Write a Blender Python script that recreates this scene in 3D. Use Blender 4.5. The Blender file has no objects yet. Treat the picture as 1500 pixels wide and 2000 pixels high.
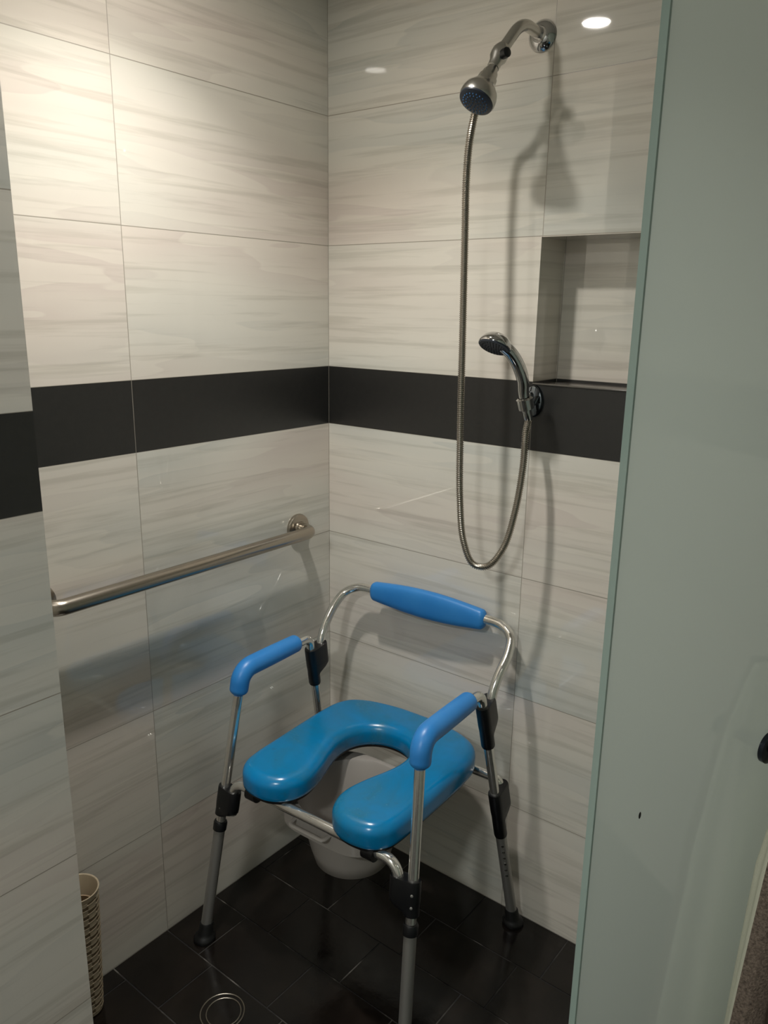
import bpy, bmesh, math, random
from mathutils import Vector, Matrix
random.seed(4)
C = bpy.context.scene.collection
PI = math.pi

# ------------------------------------------------------------------ camera
CAM = (1.414, -1.556, 1.505); YAW, PITCH, ROLL = 0.6659, 0.25616, 0.01459; FPX = 1536.8
f = Vector((-math.sin(YAW)*math.cos(PITCH), math.cos(YAW)*math.cos(PITCH), -math.sin(PITCH)))
r = f.cross(Vector((0, 0, 1))).normalized(); u = r.cross(f)
cr, sr = math.cos(ROLL), math.sin(ROLL)
r2 = cr*r + sr*u; u2 = -sr*r + cr*u
cam = bpy.data.cameras.new('camera'); co = bpy.data.objects.new('camera', cam); C.objects.link(co)
cam.sensor_fit = 'HORIZONTAL'; cam.sensor_width = 36; cam.lens = 36*FPX/1500; cam.clip_start = .02
m = Matrix((r2, u2, -f)).transposed().to_4x4(); m.translation = Vector(CAM)
co.matrix_world = m
bpy.context.scene.camera = co

# ------------------------------------------------------------------ world, lights, exposure
w = bpy.data.worlds.new('world'); bpy.context.scene.world = w; w.use_nodes = True
w.node_tree.nodes['Background'].inputs[0].default_value = (.75, .8, .85, 1)
w.node_tree.nodes['Background'].inputs[1].default_value = .03
vs = bpy.context.scene.view_settings
vs.view_transform = 'Standard'; vs.look = 'None'; vs.gamma = 1; vs.use_curve_mapping = False
vs.exposure = 0.08
CEIL = 2.25
def disc_light(name, loc, power, radius, color, spread):
    l = bpy.data.lights.new(name, 'AREA'); l.shape = 'DISK'; l.size = radius*2; l.energy = power
    l.color = color; l.spread = math.radians(spread)
    o = bpy.data.objects.new(name, l); C.objects.link(o); o.location = loc
    return o
disc_light('shower_light', (.38, -.65, CEIL-.004), 5.2, .034, (1.0, .978, .935), 112)
disc_light('bathroom_light', (1.12, -2.50, CEIL-.010), 21.0, .11, (.97, 1.0, .985), 165)

# ------------------------------------------------------------------ helpers
def link(name, me, mats, parent=None, smooth=True):
    o = bpy.data.objects.new(name, me); C.objects.link(o)
    for mt in (mats if isinstance(mats, (list, tuple)) else [mats]): me.materials.append(mt)
    if smooth:
        for p in me.polygons: p.use_smooth = True
    if parent: o.parent = parent
    return o
def from_bm(name, bm, mats, parent=None, smooth=True, sharp=40):
    bmesh.ops.recalc_face_normals(bm, faces=bm.faces[:])
    if smooth:
        for e in bm.edges:
            if len(e.link_faces) == 2 and e.calc_face_angle(0) > math.radians(sharp): e.smooth = False
    me = bpy.data.meshes.new(name); bm.to_mesh(me); bm.free()
    return link(name, me, mats, parent, smooth)
def tag(o, label, cat=None, group=None, kind=None):
    o['label'] = label
    if cat: o['category'] = cat
    if group: o['group'] = group
    if kind: o['kind'] = kind
    return o
def thing(name, label, cat, loc=(0, 0, 0), rz=0):
    o = bpy.data.objects.new(name, None); C.objects.link(o); o.empty_display_size = .05
    o.location = loc; o.rotation_euler = (0, 0, rz)
    return tag(o, label, cat)
def box(bm, lo, hi, mi=0):
    v = [bm.verts.new((x, y, z)) for x in (lo[0], hi[0]) for y in (lo[1], hi[1]) for z in (lo[2], hi[2])]
    for q in ((0, 1, 3, 2), (4, 6, 7, 5), (0, 4, 5, 1), (2, 3, 7, 6), (0, 2, 6, 4), (1, 5, 7, 3)):
        fc = bm.faces.new([v[i] for i in q]); fc.material_index = mi
def spline(pts, n=10):
    pts = [Vector(p) for p in pts]; out = []
    for i in range(len(pts)-1):
        p0 = pts[i-1] if i else 2*pts[0]-pts[1]; p1, p2 = pts[i], pts[i+1]
        p3 = pts[i+2] if i+2 < len(pts) else 2*pts[-1]-pts[-2]
        d1 = max((p2-p1).length, 1e-6)**.5; d0 = max((p1-p0).length, 1e-6)**.5; d2 = max((p3-p2).length, 1e-6)**.5
        m1 = ((p1-p0)/d0-(p2-p0)/(d0+d1)+(p2-p1)/d1)*d1
        m2 = ((p2-p1)/d1-(p3-p1)/(d1+d2)+(p3-p2)/d2)*d1
        for k in range(n):
            t = k/n
            out.append((2*t**3-3*t*t+1)*p1+(t**3-2*t*t+t)*m1+(-2*t**3+3*t*t)*p2+(t**3-t*t)*m2)
    out.append(pts[-1]); return out
def fillet(pts, rad, n=8):
    pts = [Vector(p) for p in pts]; out = [pts[0]]
    for i in range(1, len(pts)-1):
        a, b, c = pts[i-1], pts[i], pts[i+1]
        R_ = rad[i-1] if isinstance(rad, (list, tuple)) else rad
        d1 = (a-b).normalized(); d2 = (c-b).normalized(); ang = d1.angle(d2)
        if ang > PI-.02: out.append(b); continue
        cut = min(R_/math.tan(ang/2), (a-b).length*.49, (c-b).length*.49); R_ = cut*math.tan(ang/2)
        cen = b+(d1+d2).normalized()*(R_/math.sin(ang/2)); s = b+d1*cut-cen; e = b+d2*cut-cen
        for k in range(n+1):
            t = k/n; th = s.angle(e)
            out.append(cen+(s*math.sin((1-t)*th)+e*math.sin(t*th))/math.sin(th))
    out.append(pts[-1]); return out
def sweep(bm, pts, rad, seg=20, cap=True, sx=1.0, up=None):
    pts = [Vector(p) for p in pts]; N = len(pts)
    rf = rad if callable(rad) else (lambda i, t: rad)
    tan = [(pts[min(i+1, N-1)]-pts[max(i-1, 0)]).normalized() for i in range(N)]
    L = [0]
    for i in range(1, N): L.append(L[-1]+(pts[i]-pts[i-1]).length)
    nrm = (up or (Vector((0, 0, 1)) if abs(tan[0].z) < .9 else Vector((1, 0, 0))))
    nrm = (nrm-tan[0]*nrm.dot(tan[0])).normalized(); rings = []
    for i in range(N):
        nrm = (nrm-tan[i]*nrm.dot(tan[i])).normalized(); b = tan[i].cross(nrm); R_ = rf(i, L[i])
        rings.append([bm.verts.new(pts[i]+(nrm*math.cos(2*PI*k/seg)*sx+b*math.sin(2*PI*k/seg))*R_) for k in range(seg)])
    for i in range(N-1):
        for k in range(seg):
            bm.faces.new((rings[i][k], rings[i][(k+1) % seg], rings[i+1][(k+1) % seg], rings[i+1][k]))
    if cap: bm.faces.new(rings[0][::-1]); bm.faces.new(rings[-1])
    return L[-1]
def lathe(bm, prof, seg=40, origin=(0, 0, 0), axis=(0, 0, 1), sy=1.0, closed=False):
    q = Vector((0, 0, 1)).rotation_difference(Vector(axis).normalized()); o = Vector(origin); rings = []
    for (R_, h) in prof:
        if R_ < 1e-6: rings.append([bm.verts.new(o+q@Vector((0, 0, h)))])
        else: rings.append([bm.verts.new(o+q@Vector((R_*math.cos(2*PI*k/seg), R_*sy*math.sin(2*PI*k/seg), h))) for k in range(seg)])
    pr = list(zip(rings[:-1], rings[1:]))
    if closed: pr.append((rings[-1], rings[0]))
    for a, b in pr:
        if len(a) == 1 and len(b) == 1: continue
        for k in range(seg):
            k2 = (k+1) % seg
            if len(a) == 1: bm.faces.new((a[0], b[k], b[k2]))
            elif len(b) == 1: bm.faces.new((a[k], b[0], a[k2]))
            else: bm.faces.new((a[k], b[k], b[k2], a[k2]))
def tube_obj(name, pts, rad, mt, parent=None, seg=20, **k):
    bm = bmesh.new(); sweep(bm, pts, rad, seg, **k); return from_bm(name, bm, mt, parent)
def lathe_obj(name, prof, mt, parent=None, **k):
    bm = bmesh.new(); lathe(bm, prof, **k); return from_bm(name, bm, mt, parent)

# ------------------------------------------------------------------ materials
def lin(c): return tuple(((x/255)/12.92 if x/255 <= .04045 else (((x/255)+.055)/1.055)**2.4) for x in c)+(1,)
def mat(name, col=(128, 128, 128), rough=.5, metal=0, **k):
    mt = bpy.data.materials.new(name); mt.use_nodes = True; b = mt.node_tree.nodes['Principled BSDF']
    b.inputs['Base Color'].default_value = lin(col); b.inputs['Roughness'].default_value = rough
    b.inputs['Metallic'].default_value = metal
    for kk, vv in k.items(): b.inputs[kk.replace('_', ' ')].default_value = vv
    return mt
class G:
    def __init__(s, mt): s.t = mt.node_tree; s.b = s.t.nodes['Principled BSDF']
    def n(s, typ, **k):
        nd = s.t.nodes.new(typ)
        for a, b in k.items(): setattr(nd, a, b)
        return nd
    def put(s, sock, v):
        if isinstance(v, bpy.types.NodeSocket): s.t.links.new(v, sock)
        else: sock.default_value = v
    def m(s, op, a, b=0, c=0):
        nd = s.n('ShaderNodeMath', operation=op)
        for i, v in enumerate((a, b, c)): s.put(nd.inputs[i], v)
        return nd.outputs[0]
    def comb(s, x, y, z):
        nd = s.n('ShaderNodeCombineXYZ')
        for i, v in enumerate((x, y, z)): s.put(nd.inputs[i], v)
        return nd.outputs[0]
    def noise(s, vec, scale, detail=2, rough=.5, dist=0):
        nd = s.n('ShaderNodeTexNoise'); s.put(nd.inputs['Vector'], vec)
        for kk, vv in (('Scale', scale), ('Detail', detail), ('Roughness', rough), ('Distortion', dist)): s.put(nd.inputs[kk], vv)
        return nd.outputs[0]
    def mix(s, fac, a, b):
        nd = s.n('ShaderNodeMix', data_type='RGBA'); s.put(nd.inputs[0], fac); s.put(nd.inputs[6], a); s.put(nd.inputs[7], b)
        return nd.outputs[2]
    def ramp(s, fac, stops):
        nd = s.n('ShaderNodeValToRGB'); e = nd.color_ramp.elements
        while len(e) < len(stops): e.new(.5)
        for i, (p, c) in enumerate(stops): e[i].position = p; e[i].color = c if len(c) == 4 else lin(c)
        s.put(nd.inputs[0], fac); return nd.outputs[0]
    def bump(s, h, strength, dist=.001):
        nd = s.n('ShaderNodeBump'); s.put(nd.inputs['Height'], h); nd.inputs['Strength'].default_value = strength
        nd.inputs['Distance'].default_value = dist; s.t.links.new(nd.outputs[0], s.b.inputs['Normal'])
    def pos(s):
        return s.n('ShaderNodeTexCoord').outputs['Object']

def tile_material(name, axis, seed, band=True):
    mt = mat(name, rough=.12); g = G(mt); P = g.pos(); sp = g.n('ShaderNodeSeparateXYZ'); g.put(sp.inputs[0], P)
    x, y, z = sp.outputs
    U = x if axis == 'x' else g.m('MULTIPLY', y, -1.0)
    above = g.m('GREATER_THAN', z, 1.35)
    inband = g.m('MULTIPLY', g.m('GREATER_THAN', z, 1.2), g.m('LESS_THAN', z, 1.35))
    zz = g.m('SUBTRACT', z, g.m('MULTIPLY', above, .15))
    iu = g.m('FLOOR', g.m('DIVIDE', U, .6)); iz = g.m('FLOOR', g.m('DIVIDE', zz, .3))
    wn = g.n('ShaderNodeTexWhiteNoise', noise_dimensions='3D'); g.put(wn.inputs[0], g.comb(iu, iz, seed))
    off = g.n('ShaderNodeVectorMath', operation='SCALE'); g.put(off.inputs[0], wn.outputs['Color']); off.inputs['Scale'].default_value = 17
    def vec(su, sz):
        a = g.n('ShaderNodeVectorMath', operation='ADD'); g.put(a.inputs[0], g.comb(g.m('MULTIPLY', U, su), 0, g.m('MULTIPLY', z, sz)))
        g.put(a.inputs[1], off.outputs[0]); return a.outputs[0]
    n1 = g.noise(vec(.8, 7.2), 1.0, 3.0, .48, .22)
    saw = g.m('FRACT', g.m('MULTIPLY', n1, 7.0))
    line = g.ramp(saw, [(0, (235, 235, 235)), (.035, (40, 40, 40)), (.22, (140, 140, 140)), (1, (235, 235, 235))])
    n2 = g.noise(vec(2.0, 52), 1.0, 4, .6, .3)
    n3 = g.noise(vec(.9, 4), 1.0, 1, .5)
    c1 = g.ramp(n3, [(.35, (195, 195, 187)), (.5, (210, 205, 194)), (.65, (207, 196, 186))])
    light = g.ramp(n3, [(.3, (214, 211, 200)), (.7, (221, 213, 200))])
    lw = g.n('ShaderNodeRGBToBW'); g.put(lw.inputs[0], line)
    col = g.mix(g.m('MULTIPLY', lw.outputs[0], .75), c1, light)
    fine = g.ramp(n2, [(.36, (172, 170, 160)), (.5, (255, 255, 255))])
    mm = g.n('ShaderNodeMix', data_type='RGBA', blend_type='MULTIPLY'); mm.inputs[0].default_value = .26
    g.put(mm.inputs[6], col); g.put(mm.inputs[7], fine); col = mm.outputs[2]
    bn = g.noise(P, 60, 4, .7)
    bandc = g.ramp(bn, [(.3, (30, 29, 28)), (.7, (37, 36, 34))])
    col = g.mix(inband, col, bandc)
    # grout
    du = g.m('ABSOLUTE', g.m('SUBTRACT', g.m('FRACT', g.m('ADD', g.m('DIVIDE', U, .6), .5)), .5))
    dz = g.m('ABSOLUTE', g.m('SUBTRACT', g.m('FRACT', g.m('ADD', g.m('DIVIDE', zz, .3), .5)), .5))
    gu = g.m('LESS_THAN', du, .0008/.6); gz = g.m('LESS_THAN', dz, .0009/.3)
    gr = g.m('MAXIMUM', gu, g.m('MULTIPLY', gz, g.m('SUBTRACT', 1.0, inband)))
    gcol = g.mix(inband, lin((152, 145, 132)), lin((120, 114, 104)))
    col = g.mix(gr, col, gcol)
    g.put(g.b.inputs['Base Color'], col)
    ro = g.m('ADD', g.m('MULTIPLY', inband, .33), g.m('MULTIPLY', gr, .4)); g.put(g.b.inputs['Roughness'], g.m('ADD', ro, .03))
    g.b.inputs['IOR'].default_value = 1.64
    g.bump(g.m('SUBTRACT', 1.0, gr), .2, .0004)
    return mt
M_left = tile_material('tile_left', 'y', 3.3); M_back = tile_material('tile_back', 'x', 8.1)
M_stub = tile_material('tile_stub', 'y', 14.7)
M_shelf = mat('dark_shelf_stone', (62, 58, 54), .18)
M_ceil = mat('ceiling_paint', (205, 203, 197), .8)
M_room = mat('room_paint', (196, 194, 186), .6)

M_floor = mat('black_floor_tile', (12, 10, 9), .3); g = G(M_floor); P = g.pos()
n1 = g.noise(P, 7, 5, .65); g.put(g.b.inputs['Base Color'], g.ramp(n1, [(.3, (11, 9, 8)), (.55, (21, 17, 14)), (.8, (34, 28, 24))]))
g.put(g.b.inputs['Roughness'], g.ramp(g.noise(P, 22, 4, .6), [(.3, (82, 82, 82)), (.7, (135, 135, 135))]))
g.bump(g.noise(P, 90, 4, .6), .12, .001)
M_grout = mat('floor_grout', (60, 57, 53), .8); g = G(M_grout)
g.put(g.b.inputs['Base Color'], g.ramp(g.noise(g.pos(), 9, 3, .6), [(.45, (20, 18, 17)), (.58, (52, 49, 45)), (.72, (135, 130, 122))]))

M_alu = mat('aluminium', (224, 222, 216), .34, .9); g = G(M_alu)
sp = g.n('ShaderNodeVectorMath', operation='MULTIPLY'); g.put(sp.inputs[0], g.pos()); sp.inputs[1].default_value = (300, 300, 6)
g.put(g.b.inputs['Roughness'], g.ramp(g.noise(sp.outputs[0], 1, 3, .6), [(.3, (80, 80, 80)), (.7, (120, 120, 120))]))
M_alu_dull = mat('aluminium_dull', (165, 163, 158), .5, .85)
M_chrome = mat('chrome', (205, 205, 205), .06, 1.0)
M_satin = mat('satin_chrome', (205, 203, 198), .24, 1.0)
M_steel = mat('brushed_steel', (172, 164, 152), .27, 1.0)
M_hose = mat('hose_metal', (176, 170, 160), .25, 1.0)
M_black = mat('black_plastic', (5, 6, 9), .4)
M_rubber = mat('black_rubber', (8, 8, 8), .5)
M_nozzle = mat('nozzle_face', (38, 46, 58), .35)
M_nozzle2 = mat('nozzle_tip_blue', (60, 110, 160), .4)
M_bucket = mat('grey_plastic', (158, 152, 145), .22)
M_seat = mat('seat_blue', (0, 100, 160), .46); g = G(M_seat); P = g.pos()
nn = g.noise(P, 7, 5, .65, .5)
base = g.ramp(nn, [(.35, (0, 120, 178)), (.52, (6, 115, 164)), (.7, (32, 108, 138))])
dirt = g.ramp(g.noise(P, 38, 3, .6), [(.66, (0, 0, 0)), (.76, (255, 255, 255))])
bw = g.n('ShaderNodeRGBToBW'); g.put(bw.inputs[0], dirt)
g.put(g.b.inputs['Base Color'], g.mix(g.m('MULTIPLY', bw.outputs[0], .35), base, lin((45, 85, 95))))
g.put(g.b.inputs['Roughness'], g.ramp(nn, [(.3, (110, 110, 110)), (.7, (150, 150, 150))]))
g.bump(g.noise(P, 500, 2, .5), .06, .0006)
M_pad = mat('pad_blue', (30, 112, 188), .38); g = G(M_pad)
g.put(g.b.inputs['Base Color'], g.ramp(g.noise(g.pos(), 10, 3, .6), [(.3, (36, 118, 188)), (.7, (50, 128, 194))]))
g.bump(g.noise(g.pos(), 500, 2, .5), .05, .0006)
M_beige = mat('beige_plastic', (172, 158, 134), .4)
M_beige_dk = mat('beige_inside', (150, 128, 100), .5)
M_towel_w = mat('towel_white', (214, 210, 190), .95); g = G(M_towel_w); g.bump(g.noise(g.pos(), 420, 3, .6), .6, .002)
M_towel_b = mat('towel_brown', (150, 130, 116), .95); g = G(M_towel_b)
g.put(g.b.inputs['Base Color'], g.ramp(g.noise(g.pos(), 300, 3, .6), [(.3, (84, 72, 62)), (.7, (140, 124, 110))])); g.bump(g.noise(g.pos(), 380, 3, .6), .9, .003)
M_lamp = mat('lamp_diffuser', (255, 250, 240), .5); bb = M_lamp.node_tree.nodes['Principled BSDF']
bb.inputs['Emission Color'].default_value = (1, .955, .88, 1); bb.inputs['Emission Strength'].default_value = 330
M_lamp2 = mat('bathroom_lamp_diffuser', (255, 250, 240), .5); bb = M_lamp2.node_tree.nodes['Principled BSDF']
bb.inputs['Emission Color'].default_value = (.95, 1, .965, 1); bb.inputs['Emission Strength'].default_value = 15
M_white = mat('white_trim', (225, 225, 222), .4)

def glass_material(name, tint, trans, gloss_rough=.02):
    mt = bpy.data.materials.new(name); mt.use_nodes = True; t = mt.node_tree; t.nodes.clear()
    N = t.nodes.new; Lk = t.links.new
    out = N('ShaderNodeOutputMaterial'); d = N('ShaderNodeBsdfDiffuse'); tr = N('ShaderNodeBsdfTranslucent'); gl = N('ShaderNodeBsdfGlossy')
    d.inputs[0].default_value = lin(tint); tr.inputs[0].default_value = lin(tint); gl.inputs['Roughness'].default_value = gloss_rough
    m1 = N('ShaderNodeMixShader'); m1.inputs[0].default_value = trans; Lk(d.outputs[0], m1.inputs[1]); Lk(tr.outputs[0], m1.inputs[2])
    fr = N('ShaderNodeFresnel'); fr.inputs[0].default_value = 1.65
    m2 = N('ShaderNodeMixShader'); Lk(fr.outputs[0], m2.inputs[0]); Lk(m1.outputs[0], m2.inputs[1]); Lk(gl.outputs[0], m2.inputs[2])
    Lk(m2.outputs[0], out.inputs[0]); return mt
M_glass = glass_material('frosted_glass', (208, 216, 210), .55)
M_clear = bpy.data.materials.new('clear_glass_side'); M_clear.use_nodes = True; t_ = M_clear.node_tree; t_.nodes.clear()
o_ = t_.nodes.new('ShaderNodeOutputMaterial'); a_ = t_.nodes.new('ShaderNodeBsdfTransparent'); b_ = t_.nodes.new('ShaderNodeBsdfGlossy'); m_ = t_.nodes.new('ShaderNodeMixShader')
a_.inputs[0].default_value = (.88, .93, .91, 1); b_.inputs['Roughness'].default_value = .02; m_.inputs[0].default_value = .06
t_.links.new(a_.outputs[0], m_.inputs[1]); t_.links.new(b_.outputs[0], m_.inputs[2]); t_.links.new(m_.outputs[0], o_.inputs[0])
M_edge = glass_material('glass_edge', (186, 206, 196), .4, .1)

# ------------------------------------------------------------------ the setting
XR, YF = 2.7, -3.1          # extent of the bathroom outside the shower
def struct(name, bm, mats, smooth=False):
    o = from_bm(name, bm, mats, None, smooth); o['kind'] = 'structure'; return o
# left shower wall
bm = bmesh.new(); box(bm, (-.12, -.975, -.05), (0, .3, CEIL+.05)); struct('wall_left', bm, M_left)
# projecting wall in front of the shower on the left
bm = bmesh.new(); box(bm, (-.12, YF-.1, -.05), (.306, -.975, CEIL+.05)); struct('wall_front', bm, M_stub)
# back wall with the niche
NX0, NX1, NZ0, NZ1, ND = .598, 1.0, 1.345, 1.648, .11
bm = bmesh.new(); T = .22
xs = [0, NX0, NX1, XR]; zs = [-.05, NZ0, NZ1, CEIL+.05]
def quad(bm, pts, mi=0):
    fc = bm.faces.new([bm.verts.new(p) for p in pts]); fc.material_index = mi
for i in range(3):
    for j in range(3):
        if i == 1 and j == 1: continue
        quad(bm, [(xs[i], 0, zs[j]), (xs[i+1], 0, zs[j]), (xs[i+1], 0, zs[j+1]), (xs[i], 0, zs[j+1])])
quad(bm, [(NX0, ND, NZ0), (NX1, ND, NZ0), (NX1, ND, NZ1), (NX0, ND, NZ1)])
quad(bm, [(NX0, 0, NZ0), (NX0, ND, NZ0), (NX0, ND, NZ1), (NX0, 0, NZ1)])
quad(bm, [(NX1, 0, NZ0), (NX1, ND, NZ0), (NX1, ND, NZ1), (NX1, 0, NZ1)])
quad(bm, [(NX0, 0, NZ1), (NX1, 0, NZ1), (NX1, ND, NZ1), (NX0, ND, NZ1)])
quad(bm, [(NX0, 0, NZ0), (NX1, 0, NZ0), (NX1, ND, NZ0), (NX0, ND, NZ0)], 1)
quad(bm, [(0, T, -.05), (XR, T, -.05), (XR, T, CEIL+.05), (0, T, CEIL+.05)])
quad(bm, [(0, 0, -.05), (0, T, -.05), (0, T, CEIL+.05), (0, 0, CEIL+.05)])
quad(bm, [(XR, 0, -.05), (XR, T, -.05), (XR, T, CEIL+.05), (XR, 0, CEIL+.05)])
quad(bm, [(0, 0, -.05), (XR, 0, -.05), (XR, T, -.05), (0, T, -.05)])
quad(bm, [(0, 0, CEIL+.05), (XR, 0, CEIL+.05), (XR, T, CEIL+.05), (0, T, CEIL+.05)])
bmesh.ops.remove_doubles(bm, verts=bm.verts[:], dist=1e-5)
struct('wall_back', bm, [M_back, M_shelf])
# thin pale bullnose strip along the niche shelf
bm = bmesh.new(); sweep(bm, [(NX0, -.0005, NZ0+.001), (NX1, -.0005, NZ0+.001)], .0022, 8); struct('trim_1', bm, mat('niche_trim', (92, 88, 82), .3), True)
# bathroom walls beyond the shower
bm = bmesh.new(); box(bm, (XR, YF-.1, -.05), (XR+.1, .3, CEIL+.05)); struct('wall_right', bm, M_room)
bm = bmesh.new(); box(bm, (.306, YF-.1, -.05), (XR, YF, CEIL+.05)); struct('wall_entry', bm, M_room)
bm = bmesh.new(); box(bm, (-.12, YF-.1, CEIL), (XR+.1, .3, CEIL+.08)); struct('ceiling', bm, M_ceil)
# floor: grout bed with separate raised tiles in one mesh
bm = bmesh.new(); box(bm, (-.12, YF-.1, -.06), (XR+.1, .3, -.0012), 1)
RW, TL = .1513, .2345; offs = [.085, .026, .200, .120, .17, .05, .21, .13, .01, .19, .07, .16]
for k in range(21):
    y1 = -.148-RW*(k-1) if k else 0; y0 = -.148-RW*k
    o_ = offs[k % len(offs)]; x = o_-TL
    while x < XR:
        a, b = max(x, 0), min(x+TL, XR)
        if b > a+.01:
            gp = .0011; lo = (a+gp, max(y0, YF)+gp, -.004); hi = (b-gp, y1-gp, 0)
            if hi[1] > lo[1]:
                c = .0008
                vb = [bm.verts.new(p) for p in ((lo[0], lo[1], lo[2]), (hi[0], lo[1], lo[2]), (hi[0], hi[1], lo[2]), (lo[0], hi[1], lo[2]))]
                vt = [bm.verts.new(p) for p in ((lo[0]+c, lo[1]+c, 0), (hi[0]-c, lo[1]+c, 0), (hi[0]-c, hi[1]-c, 0), (lo[0]+c, hi[1]-c, 0))]
                bm.faces.new(vt)
                for i in range(4): bm.faces.new((vb[i], vb[(i+1) % 4], vt[(i+1) % 4], vt[i]))
        x += TL
o = struct('floor', bm, [M_floor, M_grout])

# ------------------------------------------------------------------ ceiling lamps
def downlight(x, y, R_, label, ML, LIP=.004):
    t = thing('ceiling_light', label, 'ceiling light', (x, y, CEIL))
    lathe_obj('trim_ring', [(R_+.014, 0), (R_+.014, -.003), (R_+.004, -LIP), (R_+.001, -LIP), (R_, 0)], M_white, t, closed=True)
    lathe_obj('diffuser', [(0, -.003), (R_, -.003), (R_, .0), (0, .0)], ML, t)
downlight(.38, -.65, .034, 'small round recessed ceiling light above the shower, mirrored in the tiles', M_lamp)
downlight(1.12, -2.50, .112, 'larger round ceiling light of the bathroom outside the shower', M_lamp2)

# ------------------------------------------------------------------ glass door leaf standing open on the right
A = math.radians(17); E0 = Vector((1.145, -.845, 0)); GL = .86; GT = .008
door = thing('shower_door', 'open frosted greenish glass shower door at the right edge of the picture', 'door', E0, -A+PI/2)
# local frame: +x runs along the pane away from its free edge, -y is the side facing the camera
bm = bmesh.new(); box(bm, (.0012, 0, .012), (GL, GT, CEIL-.03))
for fc in bm.faces:
    if fc.calc_center_median().y > GT*.9: fc.material_index = 1
from_bm('glass_pane', bm, [M_glass, M_clear], door, False)
bm = bmesh.new(); box(bm, (-.0012, -.0002, .012), (.0012, GT+.0002, CEIL-.03)); tag(from_bm('polished_edge', bm, M_edge, door, False), 'pale green polished glass edge')
bm = bmesh.new(); bmesh.ops.create_uvsphere(bm, u_segments=10, v_segments=6, radius=1)
for v_ in bm.verts: v_.co = Vector((v_.co.x*.0022+.079, v_.co.y*.0006, v_.co.z*.0045+.955))
MARK = from_bm('dirt_speck', bm, M_rubber, door)
hd = lathe_obj('door_handle', [(0, 0), (.021, 0), (.021, .006), (.017, .009), (.0095, .010), (.0085, .052), (.012, .056), (.014, .064), (.012, .072), (0, .074)], mat('dark_metal', (62, 64, 72), .25, 1.0), door, origin=(.336, 0, .956), axis=(0, -1, 0))

# ------------------------------------------------------------------ towel hanging on the handle
tw = thing('towel', 'cream and brown towel hanging over the door handle at the lower right edge', 'towel', E0, -A+PI/2)
rows = [(1.050, .352, .395), (1.035, .338, .425), (1.01, .326, .44), (.97, .304, .455), (.92, .290, .465), (.8, .266, .49), (.66, .246, .51), (.5, .226, .53), (.36, .212, .545), (.30, .206, .55)]
def towel_side(front):
    bm = bmesh.new(); NU = 72; prev = None; first = None
    for ri in range(len(rows)*6-5):
        t = ri/6; i = min(int(t), len(rows)-2); k = t-i
        z, a, b = [rows[i][j]*(1-k)+rows[i+1][j]*k for j in range(3)]
        drop = min(1, (1.05-z)/.25); thick = (.014+.030*drop) if front else (.006+.016*drop)
        ring = []
        for q in range(NU+1):
            s = q/NU; x = a+.012+(b-a-.012)*s; edge = math.sin(PI*s)**.45
            fold = (math.sin(s*19+z*1.5)+.5*math.sin(s*37+1+z*3))*.006*drop
            sm = .045+.004*math.sin(s*9+2)*drop
            y = -(sm+(thick*edge if front else -thick*edge)+fold*edge)
            ring.append(bm.verts.new((x+fold*.3, y, z)))
        if prev:
            for q in range(NU): bm.faces.new((prev[q], prev[q+1], ring[q+1], ring[q]))
        prev = ring
    return bm
tag(from_bm('outer_side', towel_side(True), M_towel_b, tw, sharp=80), 'brown terry outer side')
tag(from_bm('inner_side', towel_side(False), M_towel_w, tw, sharp=80), 'cream side facing the glass')

# ------------------------------------------------------------------ grab bar on the left wall
gb = thing('grab_bar', 'brushed steel grab bar fixed across the left tiled wall', 'grab bar', (0, -.127, .936))
gpts = [(.004, 0, 0), (.058, 0, 0), (.058, -.718, 0), (.004, -.718, 0)]
tube_obj('rail', fillet(gpts, .042, 14), .0162, M_steel, gb, 28)
for yy in (0, -.718):
    lathe_obj('flange', [(0, .0002), (.037, .0002), (.038, .004), (.036, .009), (.030, .012), (.019, .0125), (.0175, .018), (0, .018)], M_steel, gb, origin=(0, yy, 0), axis=(1, 0, 0), seg=48)

# ------------------------------------------------------------------ fixed shower head
F0 = Vector((.573, 0, 2.025))
sh = thing('overhead_shower', 'chrome shower head on a bent wall arm above the shower', 'shower head', F0)
lathe_obj('flange', [(0, 0), (.0285, 0), (.0295, .003), (.026, .009), (.020, .014), (.0155, .016), (.0135, .022), (0, .022)], M_chrome, sh, axis=(0, -1, 0), seg=48)
armp = fillet([(0, -.004, 0), (0, -.085, .004), (-.011, -.135, -.055)], .06, 14)
tube_obj('arm', armp, .0108, M_satin, sh, 24)
dv = Vector((-.013, -.139, -.062)); ax = (Vector((-.024, -.196, -.150))-dv).normalized()
lathe_obj('ball_joint', [(0, -.020), (.012, -.018), (.0165, -.008), (.017, 0), (.0165, .008), (.0125, .016), (.0115, .030), (0, .030)], M_satin, sh, origin=dv, axis=ax)
side = ax.cross(Vector((0, 0, 1))).normalized()
camdir = Vector((.8, -.55, -.15)).normalized(); kn = (camdir-ax*camdir.dot(ax)).normalized()
lathe_obj('diverter_knob', [(0, .012), (.0085, .012), (.0092, .018), (.0088, .026), (.006, .028), (0, .028)], M_black, sh, origin=dv+ax*.006, axis=(kn-side*.35).normalized())
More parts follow.
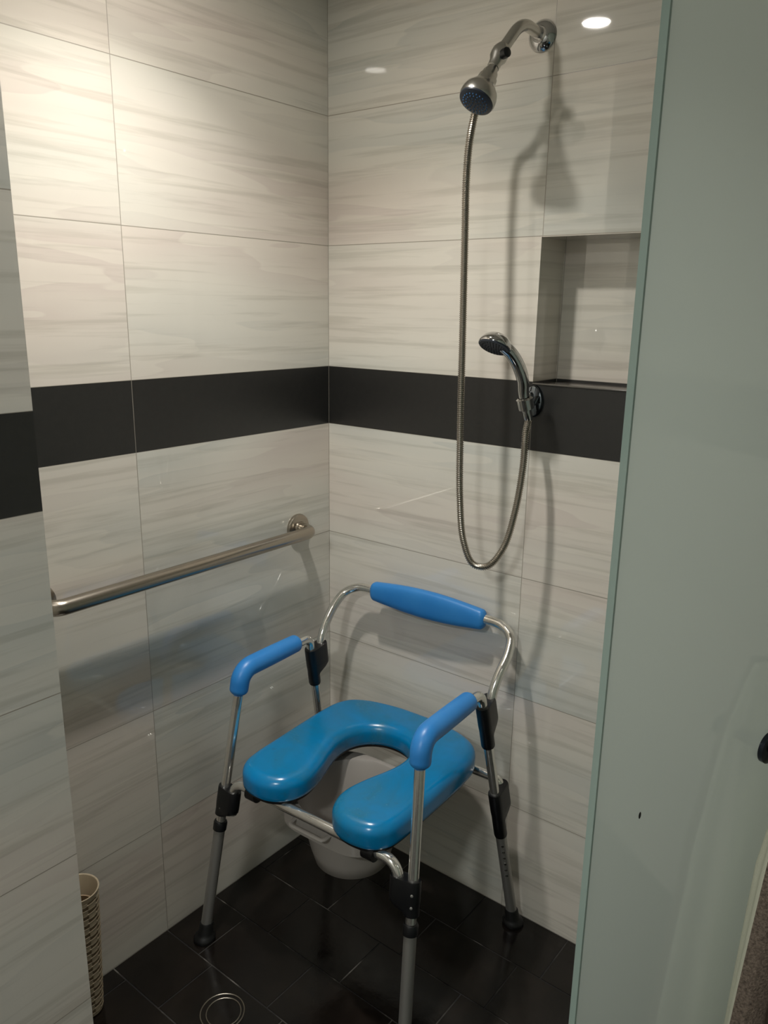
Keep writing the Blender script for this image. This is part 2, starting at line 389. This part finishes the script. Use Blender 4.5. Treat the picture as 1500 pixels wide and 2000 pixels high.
# outlet that the hose screws onto, on the wall side of the valve
outl = (Vector((-.62, .10, -.76))).normalized()
lathe_obj('hose_outlet', [(0, 0), (.009, 0), (.0095, .016), (.0105, .018), (.0105, .032), (.008, .034), (0, .034)], M_satin, sh, origin=dv+ax*.012, axis=outl, seg=16)
nk = dv+ax*.030
lathe_obj('neck', [(0, 0), (.0105, 0), (.0115, .006), (.0145, .012), (.0155, .02), (.018, .024), (.019, .034), (.026, .046), (.032, .054), (.0345, .062), (.035, .072), (.0335, .076), (0, .076)], M_satin, sh, origin=nk, axis=ax, seg=48)
fcen = nk+ax*.0755
hf = lathe_obj('spray_face', [(.0332, 0), (.0325, .003), (.027, .005), (.012, .006), (0, .0062)], M_nozzle, sh, origin=fcen, axis=ax, seg=48)
bm = bmesh.new(); q_ = Vector((0, 0, 1)).rotation_difference(ax)
for R_, n_ in ((.006, 5), (.012, 10), (.018, 16), (.024, 22)):
    for k in range(n_):
        a = 2*PI*k/n_+R_*50; p = fcen+q_@Vector((R_*math.cos(a), R_*math.sin(a), .0052))
        lathe(bm, [(.0011, 0), (.0008, .0022), (0, .0022)], 6, p, ax)
tag(from_bm('spray_nozzle', bm, M_nozzle2, hf), 'tiny blue spray nozzles', kind='stuff')

# ------------------------------------------------------------------ hand shower, holder and hose
HB = Vector((.603, 0, 1.309))
hold = thing('shower_holder', 'chrome wall bracket holding the hand shower on the black band', 'holder', HB)
lathe_obj('wall_plate', [(0, 0), (.024, 0), (.0245, .003), (.022, .008), (.014, .011), (0, .012)], mat('dark_chrome', (110, 116, 122), .06, 1.0), hold, axis=(0, -1, 0), seg=40)
for v_ in hold.children[0].data.vertices: v_.co.z *= 1.45
lathe_obj('screw_cap', [(0, .008), (.009, .008), (.010, .014), (.007, .022), (0, .024)], M_chrome, hold, origin=(-.006, 0, .012), axis=(0, -1, 0))
base_p = Vector((.614, -.060, 1.313)); top_p = Vector((.604, -.088, 1.405))
hdir = (top_p-base_p).normalized()
bm = bmesh.new(); sweep(bm, [(-.001, -.008, -.004), (.002, -.03, -.006), (base_p-HB)+Vector((0, .012, .006))], .0085, 14)
from_bm('stem', bm, M_chrome, hold)
bm = bmesh.new(); o1 = (base_p-HB)-hdir*.004
# open clip ring
ring_pts = []; ex = hdir.cross(Vector((0, 1, 0))).normalized(); ey = hdir.cross(ex)
NA = 26; rr = []
for k in range(NA+1):
    a = -PI/2-1.25*PI*.62+2*1.25*PI*.62*k/NA + PI
    d = ex*math.cos(a)+ey*math.sin(a); rr.append([bm.verts.new(o1+d*R_+hdir*h) for R_, h in ((.0128, -.013), (.0172, -.011), (.0182, .011), (.0135, .014))])
for k in range(NA):
    for j in range(4): bm.faces.new((rr[k][j], rr[k][(j+1) % 4], rr[k+1][(j+1) % 4], rr[k+1][j]))
bm.faces.new(rr[0]); bm.faces.new(rr[-1][::-1]); from_bm('clip', bm, M_chrome, hold)

hs = thing('hand_shower', 'small chrome hand shower resting in its holder beside the niche', 'hand shower', base_p)
hp = spline([base_p-hdir*.020, base_p+hdir*.02, Vector((.6130, -.074, 1.360)), Vector((.607, -.088, 1.392)), Vector((.598, -.105, 1.416)), Vector((.588, -.120, 1.430))], 8)
hp = [p-base_p for p in hp]
tube_obj('handle', hp, lambda i, t: .0105+.0030*min(1, t/.09), M_chrome, hs, 24)
hax = Vector((-.03, -.46, -.80)).normalized(); hc = Vector((.575, -.128, 1.4330))-base_p
lathe_obj('head', [(0, -.022), (.010, -.021), (.020, -.0175), (.028, -.011), (.0335, -.002), (.035, .004), (.034, .007), (0, .007)], M_chrome, hs, origin=hc, axis=hax, seg=48)
hf = lathe_obj('spray_face', [(.0330, .0068), (.032, .0092), (.022, .0105), (0, .011)], M_nozzle, hs, origin=hc, axis=hax, seg=48)
bm = bmesh.new(); q_ = Vector((0, 0, 1)).rotation_difference(hax)
for R_, n_ in ((.006, 6), (.012, 12), (.018, 18), (.025, 24)):
    for k in range(n_):
        a = 2*PI*k/n_; lathe(bm, [(.0010, 0), (.0007, .002), (0, .002)], 6, hc+q_@Vector((R_*math.cos(a), R_*math.sin(a), .0102)), hax)
tag(from_bm('spray_nozzle', bm, M_rubber, hf), 'tiny dark spray nozzles', kind='stuff')
nut = base_p-hdir*.020
lathe_obj('hose_nut', [(0, -.022), (.0082, -.022), (.0095, -.018), (.0098, 0), (0, 0)], M_chrome, hs, origin=nut-base_p, axis=hdir, seg=16)

h0 = F0+dv+ax*.012+outl*.034
hpts = [h0, h0+outl*.02, (.503, -.124, 1.880), (.496, -.132, 1.82), (.496, -.138, 1.75), (.499, -.140, 1.65), (.504, -.142, 1.45), (.508, -.143, 1.25), (.514, -.143, 1.10), (.526, -.140, 1.005), (.550, -.135, .957), (.580, -.125, .956), (.608, -.110, .998), (.624, -.095, 1.08), (.629, -.080, 1.18), (.624, -.068, 1.245), nut-hdir*.022]
sp_ = spline(hpts, 30)
# resample evenly
L = [0]
for i in range(1, len(sp_)): L.append(L[-1]+(sp_[i]-sp_[i-1]).length)
step = .0007; n_ = int(L[-1]/step); even = []; j = 0
for i in range(n_+1):
    s = i*step
    while j < len(L)-2 and L[j+1] < s: j += 1
    k = (s-L[j])/max(L[j+1]-L[j], 1e-9); even.append(sp_[j].lerp(sp_[j+1], k))
org = Vector(hpts[0])
bm = bmesh.new(); sweep(bm, [p-org for p in even], lambda i, t: .0080-(.0017, .0007, 0, 0, .0007, .0017)[i % 6], 14)
ho = from_bm('shower_hose', bm, M_hose, None, sharp=24); ho.location = org
tag(ho, 'ribbed metal shower hose hanging in a long loop down the wall', 'hose')

# ------------------------------------------------------------------ beige container on the floor at the left
BH = .31; bc = Vector((.051, -.851, 0))
cn = thing('toilet_brush_holder', 'beige basket-weave plastic container behind the left wall edge', 'container', bc)
bm = bmesh.new(); seg = 96; rings = []; PT = .0225
def br(z): return .0335+.0125*(z/BH)**.9
def weave(k, z):          # 0 plain rim, 1 raised lip, 2 recess, 3 fine ribs
    if z > BH-.010 or z < .008: return 0, 0
    sec = int(k/8) % 2; ph = ((z/PT)+.5*sec) % 1
    return (1 if ph < .09 else 2 if ph < .46 else 3), ph
zl = []; z = .004
while z < BH: zl.append(z); z += .00075
for z in zl:
    ring = []
    for k in range(seg):
        a = 2*PI*k/seg; kd, ph = weave(k, z)
        d_ = (.0004, .0013, -.0012, .0004+.0005*math.sin(ph*2*PI*7))[kd]
        R_ = br(z)-.0012+d_
        ring.append(bm.verts.new((R_*math.cos(a), R_*math.sin(a), z)))
    rings.append(ring)
for (R_, z) in ((br(BH)+.0006, BH+.0015), (br(BH)-.0022, BH+.0015), (br(BH)-.003, BH), (br(.15)-.004, .15), (br(.01)-.004, .01)):
    rings.append([bm.verts.new((R_*math.cos(2*PI*k/seg), R_*math.sin(2*PI*k/seg), z)) for k in range(seg)])
for a_, b_ in zip(rings[:-1], rings[1:]):
    for k in range(seg): bm.faces.new((a_[k], a_[(k+1) % seg], b_[(k+1) % seg], b_[k]))
bm.faces.new(rings[0][::-1]); bm.faces.new(rings[-1])
for fc in bm.faces:
    c_ = fc.calc_center_median(); rr_ = math.hypot(c_.x, c_.y); k_ = (math.atan2(c_.y, c_.x) % (2*PI))/(2*PI)*seg
    if weave(k_, c_.z)[0] == 2 and rr_ > br(c_.z)-.0031 and c_.z < BH-.012: fc.material_index = 1
from_bm('body', bm, [M_beige, mat('beige_weave_recess', (112, 98, 76), .6)], cn, sharp=70)
lathe_obj('inner_ring', [(.0335, 0), (.0335, -.03), (.036, -.03), (.036, .001)], M_beige_dk, cn, origin=(0, 0, BH-.045), closed=True)

# ------------------------------------------------------------------ floor drain
dr = thing('floor_drain', 'round steel drain rim set in the dark floor tiles', 'drain', (.288, -.671, 0))
def torus(R_, r_, z, dx=0, dy=0): 
    bm = bmesh.new(); lathe(bm, [(R_+r_*math.cos(a), z+r_*.7*math.sin(a)) for a in [2*PI*i/10 for i in range(10)]], 64, (dx, dy, 0), closed=True); return bm
from_bm('outer_ring', torus(.0475, .0016, .0012), M_steel, dr)
from_bm('inner_ring', torus(.0375, .0014, .0012, .003, .001), M_steel, dr)
lathe_obj('cover', [(0, .0008), (.0475, .0008), (.0475, -.003), (0, -.003)], M_floor, dr, seg=48)

# ------------------------------------------------------------------ commode chair
X0, Y0, TH = .375, -.325, .0488
ch = thing('commode_chair', 'blue padded aluminium shower commode chair in the tiled corner', 'chair', (X0, Y0, 0), TH)
WF, DF, WR, DR, WA, AF, AR, HA = .293, .223, .293, .276, .247, .112, .126, .689
def legp(s, front, z):
    t = z/HA
    return Vector((s*(WF+(WA-WF)*t), (-DF+(DF-AF)*t) if front else (DR+(AR-DR)*t), z))
def legdir(s, front): return (legp(s, front, HA)-legp(s, front, 0)).normalized()
R1, R2 = .0112, .0132
for s in (-1, 1):
    sd = 'left' if s < 0 else 'right'
    colz = {True: .298, False: .318}
    # one upper tube: front leg, arm, rear leg
    pts = fillet([legp(s, True, .21), legp(s, True, HA), legp(s, False, HA-.004), legp(s, False, .24)], [.05, .028], 12)
    tag(tube_obj('arm_tube', pts, R1, M_alu, ch, 24), 'bright aluminium arm tube')
    # arm pad wraps the front bend
    pp = fillet([legp(s, True, .628), legp(s, True, HA), legp(s, False, HA)+Vector((0, -.042, 0))], [.055], 14)
    # denser resample
    LL = [0]
    for i in range(1, len(pp)): LL.append(LL[-1]+(pp[i]-pp[i-1]).length)
    tot = LL[-1]; ev = []; nn_ = 60
    for i in range(nn_+1):
        s_ = tot*(.5-.5*math.cos(PI*i/nn_)); j = 0
        while j < len(LL)-2 and LL[j+1] < s_: j += 1
        ev.append(pp[j].lerp(pp[j+1], (s_-LL[j])/(LL[j+1]-LL[j])))
    def prad(i, t, tot=tot):
        e = min(t, tot-t); Rm = .0215+.0015*math.sin(PI*t/tot)
        k = min(1, e/.014); return max(.0112, Rm*(1-(1-k)**2)**.5 if k > 0 else .0112)
    bm = bmesh.new(); sweep(bm, ev, prad, 28); from_bm('arm_pad', bm, M_pad, ch)
    for front in (True, False):
        d = legdir(s, front)
        cz = colz[front]
        lg = tag(tube_obj('leg', [legp(s, front, .03), legp(s, front, cz)], R2, M_alu_dull, ch, 24), 'dull aluminium lower leg')
        if front:
            lathe_obj('leg_collar', [(.0125, -.011), (.0158, -.010), (.0162, .008), (.0145, .012), (.0118, .013), (.0118, -.011)], M_black, lg, origin=legp(s, front, cz+.004), axis=d)
        else:
            bm = bmesh.new()                                  # row of height-adjusting holes
            hdv = Vector((-.3*s, -1, 0)).normalized() if False else Vector((.55, -.83, 0)).normalized()
            for k in range(6):
                p = legp(s, front, .262-.0185*k); n3_ = (hdv-d*hdv.dot(d)).normalized()
                lathe(bm, [(.0028, 0), (.0036, .0004), (.0036, .0009), (.0024, .0009), (.0022, .0003), (0, .0003)], 12, p+n3_*(R2-.0001), n3_)
            tag(from_bm('adjustment_holes', bm, M_chrome, lg), 'row of height adjustment holes')
        tb = legp(s, front, 0); 
        lathe_obj('rubber_foot', [(0, 0), (.025, 0), (.0265, .004), (.026, .010), (.0215, .015), (.0178, .022), (.0168, .044), (.0150, .048), (.0132, .048)], M_rubber, lg, origin=tb, axis=(0, 0, 1), seg=32)
        foot = lg.children[-1]
        for v_ in foot.data.vertices:
            v_.co.x += d.x/d.z*v_.co.z; v_.co.y += d.y/d.z*v_.co.z
def clamp(s, front, ztop, zmid, zbot, off, name='clamp'):
    d = legdir(s, front); off = Vector(off); off = off-d*off.dot(d); e1 = off.normalized(); e2 = d.cross(e1)
    bm = bmesh.new(); rings = []
    def ring(z, k, R_):
        c = legp(s, front, z)
        out = []
        for q in range(36):
            a = 2*PI*q/36; ca, sa = math.cos(a), math.sin(a)
            out.append(bm.verts.new(c+(e1*ca+e2*sa)*R_+(off*k if ca > 1e-6 else Vector())))
        rings.append(out)
    ring(ztop-.001, 1, .0118); ring(ztop, 1, .0158); ring(ztop-.004, 1, .0165); ring(zmid+.012, 1, .0165); ring(zmid+.004, 1, .0160); ring(zmid-.004, .75, .0155); ring(zmid-.012, .15, .0158); ring(zmid-.018, 0, .0158)
    if zmid-.022 > zbot: ring(zbot+.004, 0, .0158)
    ring(zbot, 0, .0148); ring(zbot-.001, 0, .0115)
    for a_, b_ in zip(rings[:-1], rings[1:]):
        for q in range(36): bm.faces.new((a_[q], a_[(q+1) % 36], b_[(q+1) % 36], b_[q]))
    bm.faces.new(rings[0][::-1]); bm.faces.new(rings[-1])
    o = from_bm(name, bm, M_black, ch, sharp=50)
    if front:
        cdir = Vector((.45*1, -.89, 0)); cdir = (cdir-d*cdir.dot(d)).normalized()
        for zz in (ztop-.025, ztop-.050):
            lathe_obj('bolt', [(0, .0165), (.003, .0165), (.003, .0178), (.0018, .0184), (0, .0184)], M_alu_dull, o, origin=legp(s, front, zz), axis=cdir, seg=12)
    return o
for s in (-1, 1):
    clamp(s, True, .404, .350, .334, (-s*.0335, -.004, 0))
    clamp(s, False, .412, .348, .286, (0, .034, 0))
    clamp(s, False, .652, .590, .545, (-s*.004, .0345, 0))
# seat rails
def rail(pts): return tube_obj('seat_rail', fillet(pts, .035, 10), .0112, M_alu, ch, 22)
a = legp(1, True, .36)
rail([(-(a.x-.0335), a.y-.004, .345), (-(a.x-.0335)+.002, a.y+.004, .428), ((a.x-.0335)-.002, a.y+.004, .428), ((a.x-.0335), a.y-.004, .345)])
a = legp(1, False, .36)
rail([(-a.x, a.y+.034, .345), (-a.x+.004, a.y+.026, .425), (a.x-.004, a.y+.026, .425), (a.x, a.y+.034, .345)])
for s in (-1, 1):       # runners the bucket hangs on
    tube_obj('bucket_runner', [(s*.165, -.150, .428), (s*.165, .208, .428)], .005, M_alu_dull, ch, 12)
# clips under the seat on the front rail
for s in (-1, 1):
    bm = bmesh.new()
    for xc in (s*.165,):
        sweep(bm, [(xc-.014, -.164, .427), (xc+.014, -.164, .427)], .0185, 20)
    from_bm('seat_clip', bm, M_black, ch)
# seat pad
half = [(0, .268), (.05, .267), (.10, .260), (.150, .246), (.188, .222), (.209, .185), (.216, .13), (.216, .05), (.214, -.05), (.212, -.115), (.204, -.155), (.180, -.183), (.140, -.194), (.100, -.190), (.068, -.170), (.050, -.135), (.0475, -.10), (.058, -.05), (.075, .0), (.086, .045), (.084, .090), (.066, .124), (.034, .146), (0, .152)]
full = half+[(-x, y) for x, y in half[-2:0:-1]]
sp2 = spline([Vector((x, y, 0)) for x, y in full+[full[0]]], 6)[:-1]
N = len(sp2)
nor = []
for i in range(N):
    t_ = sp2[(i+1) % N]-sp2[i-1]; nor.append(Vector((-t_.y, t_.x, 0)).normalized())
def cap(bm, ring):
    fc = bm.faces.new(ring); bmesh.ops.triangulate(bm, faces=[fc], quad_method='BEAUTY', ngon_method='EAR_CLIP')
area = sum(sp2[i].x*sp2[(i+1) % N].y-sp2[(i+1) % N].x*sp2[i].y for i in range(N))
if area < 0: nor = [-n for n in nor]      # now pointing inward
bm = bmesh.new(); rings = []; ZT, ZB = .500, .443
prof = [(.030, 0, 0), (.014, .0, ZB)]
lay = [(.006, ZB), (.001, ZB+.004), (0, ZB+.012)]
RR = .026
for k in range(0, 9):
    a_ = k/8*PI/2; lay.append((RR-RR*math.cos(a_), ZT-RR+RR*math.sin(a_)))
for inset, z in lay:
    rings.append([bm.verts.new((p.x+n.x*inset, p.y+n.y*inset, z-.004*(abs(p.y) < .0))) for p, n in zip(sp2, nor)])
for a_, b_ in zip(rings[:-1], rings[1:]):
    for k in range(N): bm.faces.new((a_[k], a_[(k+1) % N], b_[(k+1) % N], b_[k]))
cap(bm, rings[-1]); cap(bm, rings[0])
tag(from_bm('seat', bm, M_seat, ch, sharp=60), 'teal blue U-shaped open seat cushion')
# board below the cushion
bm = bmesh.new(); rings = []
for inset, z in ((.008, ZB+.001), (.008, ZB-.007)):
    rings.append([bm.verts.new((p.x+n.x*inset, p.y+n.y*inset, z)) for p, n in zip(sp2, nor)])
for k in range(N): bm.faces.new((rings[0][k], rings[0][(k+1) % N], rings[1][(k+1) % N], rings[1][k]))
cap(bm, rings[0]); cap(bm, rings[1])
tag(from_bm('seat_board', bm, M_black, ch, sharp=60), 'black board under the cushion')
# back rail and pad
bh = [(.250, .172, .600), (.250, .173, .655), (.252, .196, .698), (.254, .236, .738), (.243, .268, .768), (.212, .283, .784), (.160, .286, .788)]
bp = [(-x, y, z) for x, y, z in bh]+bh[::-1]
tube_obj('back_rail', spline(bp, 8), .0112, M_alu, ch, 24)
bm = bmesh.new(); rings = []; NB = 48; BW = .170
for i in range(NB+1):
    t = -1+2*i/NB; x = BW*math.copysign(abs(math.sin(t*PI/2))**.9, t)
    e = max(0, 1-abs(x)/BW); endk = min(1, (e*BW)/.014); k = (1-(1-endk)**2)**.5 if endk < 1 else 1
    hh = (.0235+.0130*max(0, math.cos(x/BW*PI/2))**1.0)*max(k, .35); tk = .0165*max(k, .35)
    bowy = .004*(x/BW)**2*0
    ring = []
    for q in range(28):
        a_ = 2*PI*q/28; ca, sa = math.cos(a_), math.sin(a_)
        ring.append(bm.verts.new((x, .285+tk*math.copysign(abs(ca)**.7, ca)+bowy, .788+hh*math.copysign(abs(sa)**.8, sa)-.003)))
    rings.append(ring)
for a_, b_ in zip(rings[:-1], rings[1:]):
    for q in range(28): bm.faces.new((a_[q], a_[(q+1) % 28], b_[(q+1) % 28], b_[q]))
bm.faces.new(rings[0][::-1]); bm.faces.new(rings[-1])
from_bm('back_pad', bm, M_pad, ch)
# bucket hung under the seat
BC = Vector((-.004, -.008, 0))
def bucket_ring(bm, z, R_, e=2.0, sy=1.0):
    out = []
    for q in range(64):
        a_ = 2*PI*q/64; ca, sa = math.cos(a_), math.sin(a_)
        out.append(bm.verts.new(BC+Vector((R_*math.copysign(abs(ca)**(2/e), ca), R_*sy*math.copysign(abs(sa)**(2/e), sa), z))))
    return out
bm = bmesh.new(); prof = [(.238, .066, 2), (.2385, .080, 2), (.244, .089, 2), (.28, .099, 2), (.33, .110, 2), (.352, .116, 2), (.354, .128, 3.6), (.356, .133, 4), (.404, .136, 4), (.408, .143, 4), (.413, .143, 4), (.4145, .138, 4), (.414, .130, 2), (.408, .127, 2), (.35, .114, 2), (.28, .096, 2), (.252, .086, 2), (.244, .074, 2), (.243, .048, 2), (.249, .042, 2), (.2495, .034, 2), (.244, .028, 2)]
rings = [bucket_ring(bm, z, R_, e) for z, R_, e in prof]
for a_, b_ in zip(rings[:-1], rings[1:]):
    for k in range(64): bm.faces.new((a_[k], a_[(k+1) % 64], b_[(k+1) % 64], b_[k]))
bm.faces.new(rings[0][::-1]); bm.faces.new(rings[-1])
bk = tag(from_bm('bucket', bm, M_bucket, ch, sharp=50), 'grey plastic commode bucket under the seat')
bm = bmesh.new()
sweep(bm, fillet([(-.062, -.142, .392), (-.060, -.163, .390), (.036, -.163, .390), (.038, -.142, .392)], .010, 6), .0055, 10, sx=.7)
from_bm('bucket_grip', bm, M_bucket, bk)
